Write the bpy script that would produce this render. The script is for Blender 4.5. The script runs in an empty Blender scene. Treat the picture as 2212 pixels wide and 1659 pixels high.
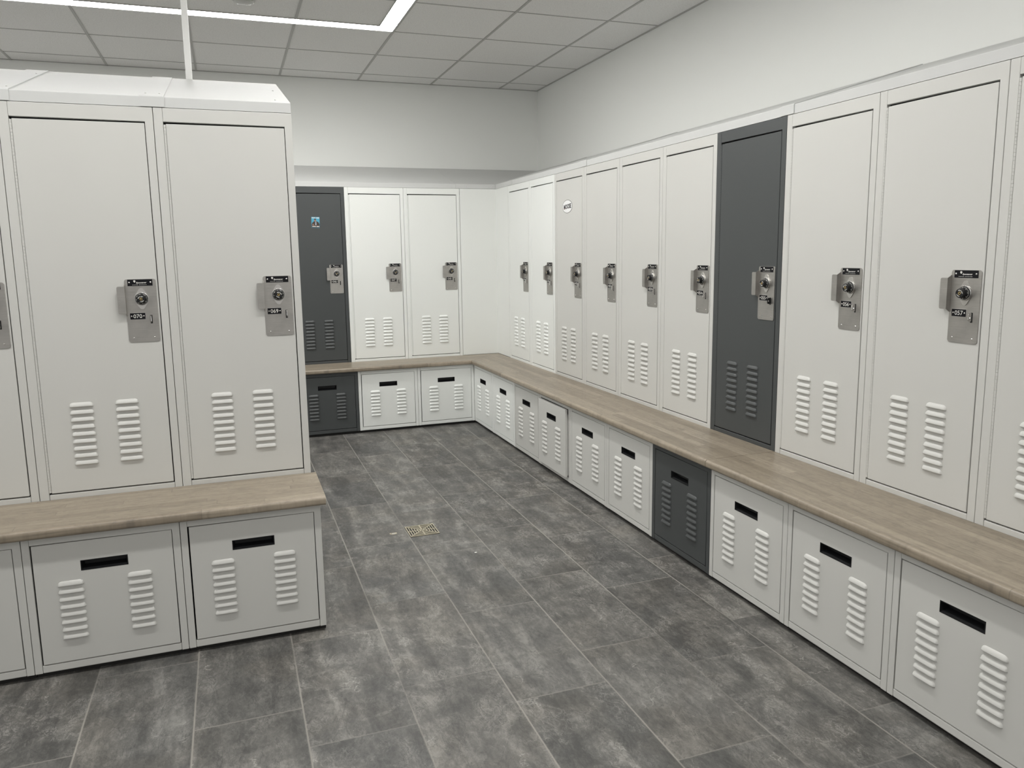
import bpy, bmesh, math, random
from mathutils import Vector, Matrix
random.seed(7)
PI = math.pi
scene = bpy.context.scene
COL = scene.collection

# ------------------------------------------------------------------ plan of the room (metres)
XR, XRL = 2.081, 1.775          # right bank: upper fronts, drawer fronts
YB, YBL = 6.0265, 5.735         # back bank
YL, YLL = 2.975, 2.677          # near left bank
XLE = 0.2515                    # right end of the near left bank
W, WL = 0.4564, 0.4605          # locker widths
ZB, ZBB = 0.509, 0.477          # bench top / underside
ZT, ZTT, ZHB = 1.8506, 1.886, 2.071   # locker top, hood nosing top, hood back top
ZC = 2.7676
XW, YW = 2.711, 6.656           # right and back wall
XLW, YFW = -3.3, -2.6
DEP = XW - XR - 0.002
OV = 0.030                      # bench overhang

# ------------------------------------------------------------------ materials
def new_mat(name):
    m = bpy.data.materials.new(name); m.use_nodes = True
    nt = m.node_tree
    return m, nt, nt.nodes['Principled BSDF']
def N(nt, t, **kw):
    n = nt.nodes.new(t)
    for k, v in kw.items():
        if k in n.inputs: n.inputs[k].default_value = v
        else: setattr(n, k, v)
    return n
def L(nt, a, b): nt.links.new(a, b)
def math_n(nt, op, a, b=None, c=None):
    n = nt.nodes.new('ShaderNodeMath'); n.operation = op
    for i, v in enumerate((a, b, c)):
        if v is None: continue
        if isinstance(v, (int, float)): n.inputs[i].default_value = v
        else: L(nt, v, n.inputs[i])
    return n.outputs[0]
def mix_c(nt, fac, a, b, mode='MIX'):
    n = nt.nodes.new('ShaderNodeMix'); n.data_type = 'RGBA'; n.blend_type = mode
    for s, v in ((n.inputs[0], fac), (n.inputs[6], a), (n.inputs[7], b)):
        if isinstance(v, (int, float)): s.default_value = v
        elif isinstance(v, tuple): s.default_value = (*v, 1) if len(v) == 3 else v
        else: L(nt, v, s)
    return n.outputs[2]
def ramp(nt, fac, stops):
    n = nt.nodes.new('ShaderNodeValToRGB'); L(nt, fac, n.inputs[0])
    e = n.color_ramp.elements
    while len(e) < len(stops): e.new(0.5)
    for el, (p, c) in zip(e, stops):
        el.position = p; el.color = (*c, 1) if isinstance(c, tuple) else (c, c, c, 1)
    return n.outputs[0]

def plain(name, col, rough=0.5, metal=0.0, spec=0.5, var=0.0, bump=0.0, bscale=900.0, vscale=3.0):
    m, nt, b = new_mat(name)
    b.inputs['Base Color'].default_value = (*col, 1)
    b.inputs['Roughness'].default_value = rough
    b.inputs['Metallic'].default_value = metal
    b.inputs['Specular IOR Level'].default_value = spec
    tc = N(nt, 'ShaderNodeTexCoord')
    if var:
        n = N(nt, 'ShaderNodeTexNoise', Scale=vscale, Detail=4.0); L(nt, tc.outputs['Object'], n.inputs['Vector'])
        c = ramp(nt, n.outputs['Fac'], [(0.3, tuple(v * (1 - var) for v in col)), (0.7, tuple(min(1, v * (1 + var)) for v in col))])
        L(nt, c, b.inputs['Base Color'])
    if bump:
        n = N(nt, 'ShaderNodeTexNoise', Scale=bscale, Detail=2.0); L(nt, tc.outputs['Object'], n.inputs['Vector'])
        bp = N(nt, 'ShaderNodeBump', Strength=bump, Distance=0.001); L(nt, n.outputs['Fac'], bp.inputs['Height'])
        L(nt, bp.outputs[0], b.inputs['Normal'])
    return m

GREY = plain('grey_powder_coat', (0.60, 0.597, 0.57), 0.42, spec=0.45, var=0.012, bump=0.06, vscale=2.0)
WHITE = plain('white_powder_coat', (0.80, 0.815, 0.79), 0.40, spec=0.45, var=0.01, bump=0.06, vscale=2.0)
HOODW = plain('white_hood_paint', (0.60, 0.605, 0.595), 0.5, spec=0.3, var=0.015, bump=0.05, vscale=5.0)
DARK = plain('charcoal_powder_coat', (0.060, 0.065, 0.066), 0.42, spec=0.45, var=0.03, bump=0.06, vscale=2.0)
BLACK = plain('black_plastic', (0.008, 0.0085, 0.0095), 0.38, spec=0.35)
TOE_AND_GAP = plain('black_toe_kick_and_gap_shade', (0.015, 0.014, 0.013), 0.7)  # black of the toe kick, also the painted shade behind door gaps
LABEL = plain('black_label', (0.004, 0.004, 0.006), 0.5, spec=0.25)
PRINT = plain('white_print', (0.80, 0.79, 0.75), 0.5)
EDGE = plain('label_edge', (0.55, 0.54, 0.52), 0.4)
BEZEL = plain('bright_steel', (0.60, 0.585, 0.56), 0.32, metal=1.0)
CHROME = plain('polished_chrome', (0.80, 0.79, 0.77), 0.16, metal=1.0)
RING = plain('dimmed_chrome', (0.48, 0.475, 0.465), 0.24, metal=1.0)  # chrome darkened in colour to hold back its reflections
BRASS = plain('brass', (0.70, 0.52, 0.22), 0.3, metal=1.0)
INK = plain('black_ink', (0.015, 0.015, 0.017), 0.5)
VINYL = plain('white_vinyl', (0.86, 0.86, 0.86), 0.35)
BLUE = plain('blue_print', (0.07, 0.36, 0.52), 0.4)
SKIN = plain('skin_print', (0.33, 0.16, 0.10), 0.4)
BROWN = plain('brown_print', (0.05, 0.035, 0.03), 0.4)
SHIRT = plain('pale_blue_print', (0.45, 0.52, 0.62), 0.4)
NICKEL = plain('nickel_bronze', (0.66, 0.60, 0.47), 0.34, metal=0.85)
POLE = plain('white_pole_paint', (0.78, 0.78, 0.76), 0.4)
GRID = plain('ceiling_grid_paint', (0.42, 0.415, 0.40), 0.5)
SCRAP = plain('white_scrap', (0.8, 0.8, 0.77), 0.6)
CHIPM = plain('beige_chip', (0.50, 0.45, 0.34), 0.6)

def steel_mat():
    m, nt, b = new_mat('brushed_stainless_steel')
    tc = N(nt, 'ShaderNodeTexCoord')
    mp = N(nt, 'ShaderNodeMapping'); L(nt, tc.outputs['Object'], mp.inputs[0]); mp.inputs['Scale'].default_value = (14, 14, 900)
    n = N(nt, 'ShaderNodeTexNoise', Scale=1.0, Detail=3.0); L(nt, mp.outputs[0], n.inputs['Vector'])
    s = N(nt, 'ShaderNodeTexNoise', Scale=22.0, Detail=3.0); L(nt, tc.outputs['Object'], s.inputs['Vector'])
    c = ramp(nt, n.outputs['Fac'], [(0.3, (0.43, 0.415, 0.39)), (0.7, (0.50, 0.485, 0.46))])
    d = ramp(nt, s.outputs['Fac'], [(0.35, 0.88), (0.6, 1.0)])
    L(nt, mix_c(nt, 1.0, c, d, 'MULTIPLY'), b.inputs['Base Color'])
    b.inputs['Metallic'].default_value = 1.0
    r = ramp(nt, s.outputs['Fac'], [(0.3, 0.40), (0.7, 0.50)]); L(nt, r, b.inputs['Roughness'])
    return m
STEEL = steel_mat()

def wood_mat():
    m, nt, b = new_mat('grey_stained_butcher_block')
    tc = N(nt, 'ShaderNodeTexCoord'); sx = N(nt, 'ShaderNodeSeparateXYZ'); L(nt, tc.outputs['Object'], sx.inputs[0])
    x, y, z = sx.outputs
    sw = 0.040
    yy = math_n(nt, 'DIVIDE', math_n(nt, 'SUBTRACT', y, math_n(nt, 'MULTIPLY', z, 0.6)), sw)
    row = math_n(nt, 'FLOOR', yy)
    ro = N(nt, 'ShaderNodeTexWhiteNoise', noise_dimensions='1D'); L(nt, row, ro.inputs['W'])
    xx = math_n(nt, 'DIVIDE', math_n(nt, 'ADD', x, math_n(nt, 'MULTIPLY', ro.outputs['Value'], 3.1)), 0.75)
    seg = math_n(nt, 'FLOOR', xx)
    cb = N(nt, 'ShaderNodeCombineXYZ'); L(nt, row, cb.inputs[0]); L(nt, seg, cb.inputs[1])
    wn = N(nt, 'ShaderNodeTexWhiteNoise', noise_dimensions='2D'); L(nt, cb.outputs[0], wn.inputs['Vector'])
    tone = wn.outputs['Value']
    c0 = ramp(nt, tone, [(0.0, (0.225, 0.188, 0.141)), (0.3, (0.262, 0.220, 0.167)), (0.65, (0.292, 0.247, 0.189)), (1.0, (0.335, 0.285, 0.220))])
    # grain, stretched along the boards
    cv = N(nt, 'ShaderNodeCombineXYZ')
    L(nt, math_n(nt, 'ADD', math_n(nt, 'MULTIPLY', x, 5.0), math_n(nt, 'MULTIPLY', tone, 37.0)), cv.inputs[0])
    L(nt, math_n(nt, 'MULTIPLY', y, 95.0), cv.inputs[1]); L(nt, math_n(nt, 'MULTIPLY', z, 95.0), cv.inputs[2])
    g = N(nt, 'ShaderNodeTexNoise', Scale=1.0, Detail=6.0, Roughness=0.6, Distortion=0.6); L(nt, cv.outputs[0], g.inputs['Vector'])
    gr = ramp(nt, g.outputs['Fac'], [(0.28, 0.74), (0.5, 1.0), (0.75, 1.10)])
    c1 = mix_c(nt, 1.0, c0, gr, 'MULTIPLY')
    # cross-grain ripples and dark smudges
    cv2 = N(nt, 'ShaderNodeCombineXYZ')
    L(nt, math_n(nt, 'ADD', math_n(nt, 'MULTIPLY', x, 22.0), math_n(nt, 'MULTIPLY', tone, 91.0)), cv2.inputs[0])
    L(nt, math_n(nt, 'MULTIPLY', y, 30.0), cv2.inputs[1])
    f = N(nt, 'ShaderNodeTexNoise', Scale=1.0, Detail=5.0, Roughness=0.65, Distortion=1.2); L(nt, cv2.outputs[0], f.inputs['Vector'])
    fr = ramp(nt, f.outputs['Fac'], [(0.32, 0.76), (0.5, 1.0), (0.70, 1.12)])
    c2 = mix_c(nt, 0.8, c1, fr, 'MULTIPLY')
    cv3 = N(nt, 'ShaderNodeCombineXYZ')
    L(nt, math_n(nt, 'MULTIPLY', x, 7.0), cv3.inputs[0]); L(nt, math_n(nt, 'MULTIPLY', y, 60.0), cv3.inputs[1])
    k = N(nt, 'ShaderNodeTexNoise', Scale=1.0, Detail=4.0, Roughness=0.7, Distortion=0.8); L(nt, cv3.outputs[0], k.inputs['Vector'])
    kr = ramp(nt, k.outputs['Fac'], [(0.60, 0.0), (0.72, 1.0)])
    c3 = mix_c(nt, math_n(nt, 'MULTIPLY', kr, 0.45), c2, (0.115, 0.098, 0.085))
    # fine seams between the boards
    fy = math_n(nt, 'FRACT', yy); fx = math_n(nt, 'FRACT', xx)
    e1 = math_n(nt, 'LESS_THAN', fy, 0.035); e2 = math_n(nt, 'LESS_THAN', fx, 0.004)
    e = math_n(nt, 'MAXIMUM', e1, e2)
    c4 = mix_c(nt, math_n(nt, 'MULTIPLY', e, 0.35), c3, (0.10, 0.08, 0.062))
    L(nt, c4, b.inputs['Base Color'])
    b.inputs['Roughness'].default_value = 0.36; b.inputs['Specular IOR Level'].default_value = 0.45
    bp = N(nt, 'ShaderNodeBump', Strength=0.08, Distance=0.002); L(nt, g.outputs['Fac'], bp.inputs['Height']); L(nt, bp.outputs[0], b.inputs['Normal'])
    return m
WOOD = wood_mat()

def floor_mat():
    m, nt, b = new_mat('grey_stone_look_floor_tile')
    tc = N(nt, 'ShaderNodeTexCoord'); sx = N(nt, 'ShaderNodeSeparateXYZ'); L(nt, tc.outputs['Object'], sx.inputs[0])
    x, y, z = sx.outputs
    TW, TH = 0.3045, 0.607
    cx = math_n(nt, 'DIVIDE', math_n(nt, 'SUBTRACT', x, 0.125), TW)
    col = math_n(nt, 'FLOOR', cx)
    odd = math_n(nt, 'ABSOLUTE', math_n(nt, 'MODULO', col, 2.0))
    y0 = math_n(nt, 'ADD', math_n(nt, 'MULTIPLY', odd, 0.198), 2.012)
    cyy = math_n(nt, 'DIVIDE', math_n(nt, 'SUBTRACT', y, y0), TH)
    row = math_n(nt, 'FLOOR', cyy)
    fx = math_n(nt, 'FRACT', cx); fy = math_n(nt, 'FRACT', cyy)
    cb = N(nt, 'ShaderNodeCombineXYZ'); L(nt, col, cb.inputs[0]); L(nt, row, cb.inputs[1])
    wn = N(nt, 'ShaderNodeTexWhiteNoise', noise_dimensions='2D'); L(nt, cb.outputs[0], wn.inputs['Vector'])
    r1 = wn.outputs['Value']
    sc = N(nt, 'ShaderNodeSeparateColor'); L(nt, wn.outputs['Color'], sc.inputs[0]); r2 = sc.outputs[1]; r3 = sc.outputs[2]
    # every tile is cut from another place of the stone
    off = N(nt, 'ShaderNodeCombineXYZ')
    L(nt, math_n(nt, 'MULTIPLY', r1, 61.0), off.inputs[0]); L(nt, math_n(nt, 'MULTIPLY', r2, 47.0), off.inputs[1]); L(nt, math_n(nt, 'MULTIPLY', r3, 29.0), off.inputs[2])
    va = N(nt, 'ShaderNodeVectorMath', operation='ADD'); L(nt, tc.outputs['Object'], va.inputs[0]); L(nt, off.outputs[0], va.inputs[1])
    P = va.outputs[0]
    def mapped(sx_, sy_, rot=0.0):
        mp = N(nt, 'ShaderNodeMapping'); L(nt, P, mp.inputs[0]); mp.inputs['Scale'].default_value = (sx_, sy_, 1); mp.inputs['Rotation'].default_value = (0, 0, rot); return mp.outputs[0]
    streak = N(nt, 'ShaderNodeTexNoise', Scale=1.0, Detail=5.0, Roughness=0.58, Distortion=0.5); L(nt, mapped(13, 2.6, 0.12), streak.inputs['Vector'])
    cloud = N(nt, 'ShaderNodeTexNoise', Scale=7.5, Detail=6.0, Roughness=0.62, Distortion=0.9); L(nt, P, cloud.inputs['Vector'])
    fine = N(nt, 'ShaderNodeTexNoise', Scale=70.0, Detail=5.0, Roughness=0.7, Distortion=0.6); L(nt, mapped(1.0, 0.5), fine.inputs['Vector'])
    grit = N(nt, 'ShaderNodeTexNoise', Scale=420.0, Detail=2.0, Roughness=0.6); L(nt, P, grit.inputs['Vector'])
    base = math_n(nt, 'ADD', math_n(nt, 'MULTIPLY', streak.outputs['Fac'], 0.47), math_n(nt, 'MULTIPLY', cloud.outputs['Fac'], 0.36))
    base = math_n(nt, 'ADD', base, math_n(nt, 'MULTIPLY', fine.outputs['Fac'], 0.32))
    base = math_n(nt, 'ADD', base, math_n(nt, 'MULTIPLY', grit.outputs['Fac'], 0.16))
    base = math_n(nt, 'ADD', base, math_n(nt, 'MULTIPLY', math_n(nt, 'SUBTRACT', r3, 0.5), 0.075))
    c = ramp(nt, base, [(0.53, (0.062, 0.062, 0.060)), (0.62, (0.098, 0.097, 0.093)), (0.69, (0.132, 0.130, 0.123)), (0.79, (0.215, 0.212, 0.200))])
    wn2 = N(nt, 'ShaderNodeTexNoise', Scale=3.2, Detail=3.0, Distortion=0.8); L(nt, P, wn2.inputs['Vector'])
    wf = ramp(nt, wn2.outputs['Fac'], [(0.40, 0.0), (0.62, 1.0)])
    warm = mix_c(nt, math_n(nt, 'MAXIMUM', math_n(nt, 'MULTIPLY', r2, 0.5), math_n(nt, 'MULTIPLY', wf, 0.8)), c, (1.045, 1.0, 0.945), 'MULTIPLY')
    # pale calcite flecks, strong on some tiles only
    amt = ramp(nt, r1, [(0.30, 0.10), (0.75, 1.0)])
    v1 = N(nt, 'ShaderNodeTexNoise', Scale=24.0, Detail=7.0, Roughness=0.68, Distortion=1.2); L(nt, mapped(1.25, 0.75), v1.inputs['Vector'])
    ridge = math_n(nt, 'ABSOLUTE', math_n(nt, 'SUBTRACT', v1.outputs['Fac'], 0.5))
    vr = ramp(nt, ridge, [(0.0, 1.0), (0.016, 0.25), (0.05, 0.0)])
    gate = ramp(nt, cloud.outputs['Fac'], [(0.46, 0.0), (0.60, 1.0)])
    fl = N(nt, 'ShaderNodeTexNoise', Scale=58.0, Detail=5.0, Roughness=0.75, Distortion=1.4); L(nt, mapped(1.0, 0.7, 0.3), fl.inputs['Vector'])
    flr = ramp(nt, fl.outputs['Fac'], [(0.60, 0.0), (0.70, 1.0)])
    vf = math_n(nt, 'MULTIPLY', math_n(nt, 'MULTIPLY', math_n(nt, 'MAXIMUM', vr, flr), gate), math_n(nt, 'MULTIPLY', amt, 0.66))
    c2 = mix_c(nt, vf, warm, (0.36, 0.35, 0.325))
    d1 = N(nt, 'ShaderNodeTexNoise', Scale=9.0, Detail=6.0, Roughness=0.6, Distortion=1.5); L(nt, mapped(1.5, 0.6, 0.2), d1.inputs['Vector'])
    dr = ramp(nt, math_n(nt, 'ABSOLUTE', math_n(nt, 'SUBTRACT', d1.outputs['Fac'], 0.47)), [(0.0, 1.0), (0.014, 0.0)])
    c3 = mix_c(nt, math_n(nt, 'MULTIPLY', dr, 0.55), c2, (0.050, 0.050, 0.049))
    # long thin white veins, a few per tile
    w1 = N(nt, 'ShaderNodeTexNoise', Scale=3.2, Detail=6.0, Roughness=0.55, Distortion=0.3); L(nt, P, w1.inputs['Vector'])
    wr = ramp(nt, math_n(nt, 'ABSOLUTE', math_n(nt, 'SUBTRACT', w1.outputs['Fac'], 0.52)), [(0.0, 1.0), (0.0030, 0.0)])
    wg = ramp(nt, streak.outputs['Fac'], [(0.50, 0.0), (0.60, 1.0)])
    c4 = mix_c(nt, math_n(nt, 'MULTIPLY', math_n(nt, 'MULTIPLY', wr, wg), 0.5), c3, (0.46, 0.45, 0.41))
    # grout
    ex = math_n(nt, 'MULTIPLY', math_n(nt, 'MINIMUM', fx, math_n(nt, 'SUBTRACT', 1.0, fx)), TW)
    ey = math_n(nt, 'MULTIPLY', math_n(nt, 'MINIMUM', fy, math_n(nt, 'SUBTRACT', 1.0, fy)), TH)
    gx = ramp(nt, ex, [(0.0013, 1.0), (0.0021, 0.0)]); gy = ramp(nt, ey, [(0.0011, 0.55), (0.0018, 0.0)])
    gm = math_n(nt, 'MAXIMUM', gx, gy)
    gn = N(nt, 'ShaderNodeTexNoise', Scale=1.7, Detail=3.0); L(nt, tc.outputs['Object'], gn.inputs['Vector'])
    gs = ramp(nt, gn.outputs['Fac'], [(0.36, 0.30), (0.56, 1.0)])
    c5 = mix_c(nt, math_n(nt, 'MULTIPLY', gm, gs), c4, (0.30, 0.285, 0.255))
    L(nt, c5, b.inputs['Base Color'])
    rr = ramp(nt, cloud.outputs['Fac'], [(0.3, 0.42), (0.7, 0.56)]); L(nt, rr, b.inputs['Roughness'])
    b.inputs['Specular IOR Level'].default_value = 0.42
    h = math_n(nt, 'SUBTRACT', math_n(nt, 'ADD', math_n(nt, 'MULTIPLY', fine.outputs['Fac'], 0.3), cloud.outputs['Fac']), math_n(nt, 'MULTIPLY', gm, 0.5))
    bp = N(nt, 'ShaderNodeBump', Strength=0.16, Distance=0.004); L(nt, h, bp.inputs['Height']); L(nt, bp.outputs[0], b.inputs['Normal'])
    return m
FLOOR = floor_mat()

def ceil_mat():
    m, nt, b = new_mat('speckled_ceiling_tile')
    tc = N(nt, 'ShaderNodeTexCoord')
    n = N(nt, 'ShaderNodeTexNoise', Scale=150.0, Detail=4.0, Roughness=0.7); L(nt, tc.outputs['Object'], n.inputs['Vector'])
    v = N(nt, 'ShaderNodeTexVoronoi', Scale=60.0); L(nt, tc.outputs['Object'], v.inputs['Vector'])
    c = ramp(nt, n.outputs['Fac'], [(0.34, (0.68, 0.675, 0.66)), (0.5, (0.79, 0.785, 0.77)), (0.7, (0.82, 0.815, 0.80))])
    d = ramp(nt, v.outputs['Distance'], [(0.0, 0.80), (0.12, 1.0)])
    L(nt, mix_c(nt, 0.6, c, d, 'MULTIPLY'), b.inputs['Base Color'])
    b.inputs['Roughness'].default_value = 0.9; b.inputs['Specular IOR Level'].default_value = 0.1
    bp = N(nt, 'ShaderNodeBump', Strength=0.3, Distance=0.002); L(nt, n.outputs['Fac'], bp.inputs['Height']); L(nt, bp.outputs[0], b.inputs['Normal'])
    return m
CEIL = ceil_mat()
WALL = plain('matt_white_wall_paint', (0.84, 0.85, 0.825), 0.62, spec=0.3, var=0.006, bump=0.10, bscale=260.0, vscale=1.2)

def emis(name, col, s):
    m, nt, b = new_mat(name)
    b.inputs['Base Color'].default_value = (0.8, 0.8, 0.8, 1)
    b.inputs['Emission Color'].default_value = (*col, 1); b.inputs['Emission Strength'].default_value = s
    return m
LAMP = emis('lit_diffuser', (1.0, 0.992, 0.965), 16.5)

# ------------------------------------------------------------------ mesh helpers
def box(bm, x0, x1, y0, y1, z0, z1, bev=0.0, mat=0, seg=2):
    t = bmesh.new()
    vs = [t.verts.new(p) for p in ((x0,y0,z0),(x1,y0,z0),(x1,y1,z0),(x0,y1,z0),(x0,y0,z1),(x1,y0,z1),(x1,y1,z1),(x0,y1,z1))]
    for f in ((0,3,2,1),(4,5,6,7),(0,1,5,4),(1,2,6,5),(2,3,7,6),(3,0,4,7)): t.faces.new([vs[i] for i in f])
    if bev: bmesh.ops.bevel(t, geom=t.edges[:], offset=bev, segments=seg, affect='EDGES', profile=0.5)
    absorb(bm, t, mat)
def absorb(bm, t, mat=0, M=None):
    if M is not None: bmesh.ops.transform(t, matrix=M, verts=t.verts)
    mp = {v: bm.verts.new(v.co) for v in t.verts}
    for f in t.faces:
        try: g = bm.faces.new([mp[v] for v in f.verts])
        except ValueError: continue
        g.material_index = f.material_index if mat is None else mat; g.smooth = f.smooth
    t.free()
def prism(bm, pts, y0, y1, bev=0.0, mat=0, seg=2):
    """outline pts (x, z), counter-clockwise seen from the front (-y), extruded y0..y1"""
    t = bmesh.new()
    a = [t.verts.new((x, y0, z)) for x, z in pts]; c = [t.verts.new((x, y1, z)) for x, z in pts]
    t.faces.new(a); t.faces.new(c[::-1])
    n = len(pts)
    for i in range(n):
        j = (i + 1) % n
        t.faces.new((a[j], a[i], c[i], c[j]))
    if bev: bmesh.ops.bevel(t, geom=[e for e in t.edges], offset=bev, segments=seg, affect='EDGES', profile=0.5)
    bmesh.ops.recalc_face_normals(t, faces=t.faces)
    absorb(bm, t, mat)
def prism_z(bm, pts, z0, z1, mat=0, bev=0.0):
    t = bmesh.new()
    a = [t.verts.new((x, y, z0)) for x, y in pts]; c = [t.verts.new((x, y, z1)) for x, y in pts]
    t.faces.new(a[::-1]); t.faces.new(c)
    n = len(pts)
    for i in range(n):
        j = (i + 1) % n; t.faces.new((a[i], a[j], c[j], c[i]))
    if bev: bmesh.ops.bevel(t, geom=t.edges[:], offset=bev, segments=2, affect='EDGES')
    bmesh.ops.recalc_face_normals(t, faces=t.faces)
    absorb(bm, t, mat)
def lathe(bm, prof, cx, cz, n=40, mat=0, flute=0.0, y_sign=-1):
    """prof: (radius, distance out of the face); axis along -y"""
    t = bmesh.new(); rings = []
    for r, h in prof:
        if r < 1e-6: rings.append([t.verts.new((cx, y_sign*h, cz))]); continue
        ring = []
        for i in range(n):
            a = 2*PI*i/n
            ring.append(t.verts.new((cx + r*math.cos(a), y_sign*h, cz + r*math.sin(a))))
        rings.append(ring)
    for A, B in zip(rings, rings[1:]):
        for i in range(n):
            j = (i+1) % n
            if len(A) == 1: f = t.faces.new((A[0], B[j], B[i]))
            elif len(B) == 1: f = t.faces.new((A[i], A[j], B[0]))
            else: f = t.faces.new((A[i], A[j], B[j], B[i]))
            f.smooth = True
    bmesh.ops.recalc_face_normals(t, faces=t.faces)
    absorb(bm, t, mat)
def rrect(x0, x1, z0, z1, r, n=6):
    p = []
    for cx, cz, a0 in ((x1-r, z0+r, -90), (x1-r, z1-r, 0), (x0+r, z1-r, 90), (x0+r, z0+r, 180)):
        for k in range(n+1):
            a = math.radians(a0 + 90*k/n); p.append((cx + r*math.cos(a), cz + r*math.sin(a)))
    return p
def hull2(pts):
    pts = sorted(set(pts)); lo = []; up = []
    for P, out in ((pts, lo), (pts[::-1], up)):
        for p in P:
            while len(out) >= 2 and (out[-1][0]-out[-2][0])*(p[1]-out[-2][1]) - (out[-1][1]-out[-2][1])*(p[0]-out[-2][0]) <= 1e-12: out.pop()
            out.append(p)
    return lo[:-1] + up[:-1]

_txt = {}
def text_geo(s, bold=0.0):
    key = (s, bold)
    if key in _txt: return _txt[key]
    cu = bpy.data.curves.new('t', 'FONT'); cu.body = s; cu.size = 1.0; cu.align_x = 'CENTER'; cu.resolution_u = 3; cu.offset = bold
    o = bpy.data.objects.new('t', cu); COL.objects.link(o); bpy.context.view_layer.update()
    me = bpy.data.meshes.new_from_object(o.evaluated_get(bpy.context.evaluated_depsgraph_get()))
    V = [v.co.copy() for v in me.vertices]; F = [list(p.vertices) for p in me.polygons]
    bpy.data.objects.remove(o); bpy.data.curves.remove(cu); bpy.data.meshes.remove(me)
    zs = [v.y for v in V]; xs = [v.x for v in V]
    _txt[key] = (V, F, min(xs), max(xs), min(zs), max(zs)); return _txt[key]
def put_text(bm, s, cx, cz, w=None, h=0.01, y=-0.001, mat=1, rot=0.0, bold=0.0, shear=0.0):
    """flat lettering on a face that looks to -y, centred at (cx, cz)"""
    V, F, x0, x1, z0, z1 = text_geo(s, bold)
    sz = h/(z1-z0); sx = sz if w is None else w/(x1-x0)
    mx, mz = (x0+x1)/2, (z0+z1)/2
    vs = []
    for v in V:
        a = (v.x-mx)*sx; c = (v.y-mz)*sz; a += shear*c
        vs.append(bm.verts.new((cx + a*math.cos(rot) - c*math.sin(rot), y, cz + a*math.sin(rot) + c*math.cos(rot))))
    for f in F:
        try: g = bm.faces.new([vs[i] for i in f])
        except ValueError: continue
        g.normal_update()
        if g.normal.y > 0: g.normal_flip()
        g.material_index = mat

def mesh(name, bm, mats):
    me = bpy.data.meshes.new(name); bm.to_mesh(me); bm.free()
    for m in (mats if isinstance(mats, (list, tuple)) else [mats]): me.materials.append(m)
    return me
def obj(name, me, parent=None, loc=None, rotz=0.0):
    o = bpy.data.objects.new(name, me); COL.objects.link(o)
    if parent: o.parent = parent
    if loc: o.location = loc
    if rotz: o.rotation_euler = (0, 0, rotz)
    return o
def tag(o, label, cat, group=None):
    o['label'] = label; o['category'] = cat
    if group: o['group'] = group
    return o
def empty(name, loc, rotz, label, cat, group=None):
    o = bpy.data.objects.new(name, None); COL.objects.link(o); o.empty_display_size = 0.1
    o.location = loc; o.rotation_euler = (0, 0, rotz)
    return tag(o, label, cat, group)
def struct(name, me, loc=None):
    o = obj(name, me, None, loc); o['kind'] = 'structure'; return o
_cache = {}
def cached(key, fn):
    if key not in _cache: _cache[key] = fn()
    return _cache[key]

# ------------------------------------------------------------------ locker parts (local: x right, y back, z up; front face y=0)
H_UP = ZT - ZBB - 0.001
def up_body(w, m):
    bm = bmesh.new(); g = 0.0009; b = 0.0013
    z0 = 0.0; z1 = H_UP; zo = 1.8035 - ZBB; zb = 0.5270 - ZBB
    box(bm, g, 0.030, 0, 0.016, z0, z1, b)                                   # left stile
    R = w - 0.0256
    prism(bm, [(0.0305, zo), (R, zo), (R, z0), (w-g, z0), (w-g, z1), (0.0305, z1)], 0, 0.016, b)   # header and right stile
    box(bm, 0.0305, R-0.0006, 0.0006, 0.016, z0, zb, 0.0028)                 # bottom rail
    box(bm, g, g+0.0015, 0.014, DEP, z0, z1); box(bm, w-g-0.0015, w-g, 0.014, DEP, z0, z1)
    box(bm, g, w-g, DEP-0.0015, DEP, z0, z1)
    box(bm, g, w-g, 0.014, DEP, z1-0.0015, z1); box(bm, g, w-g, 0.014, DEP, z0, z0+0.0015)
    box(bm, 0.026, w-0.022, 0.019, 0.021, z0+0.01, z1-0.01, mat=1)           # black sheet added behind the door gaps in place of shade
    return mesh('body', bm, [m, TOE_AND_GAP])
def up_door(w, m):
    bm = bmesh.new()
    box(bm, 0.0385, w-0.0292, -0.0008, 0.0165, 0.5315-ZBB, 1.7965-ZBB, 0.0014)
    return mesh('door', bm, m)
def hinge(m):
    bm = bmesh.new(); z0 = 0.534-ZBB; z1 = 1.794-ZBB; n = 120; p = (z1-z0)/n; r = 0.0037; q = 0.0026; g = 0.0005
    prof = []
    for i in range(n):
        a = z0 + i*p; prof += [(q, a), (r, a+g), (r, a+p-g), (q, a+p)]
    K = 8; rows = []
    for rr, z in prof: rows.append([bm.verts.new((0.0342 + rr*math.cos(PI*k/K), 0.0016 - rr*math.sin(PI*k/K), z)) for k in range(K+1)])
    for A, B in zip(rows, rows[1:]):
        for k in range(K):
            f = bm.faces.new((A[k], A[k+1], B[k+1], B[k]))
    bmesh.ops.recalc_face_normals(bm, faces=bm.faces)
    if sum(f.normal.y*f.calc_area() for f in bm.faces) > 0: bmesh.ops.reverse_faces(bm, faces=bm.faces)
    box(bm, 0.0306, 0.0380, 0.0017, 0.0050, z0, z1)
    return mesh('hinge', bm, m)
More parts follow.
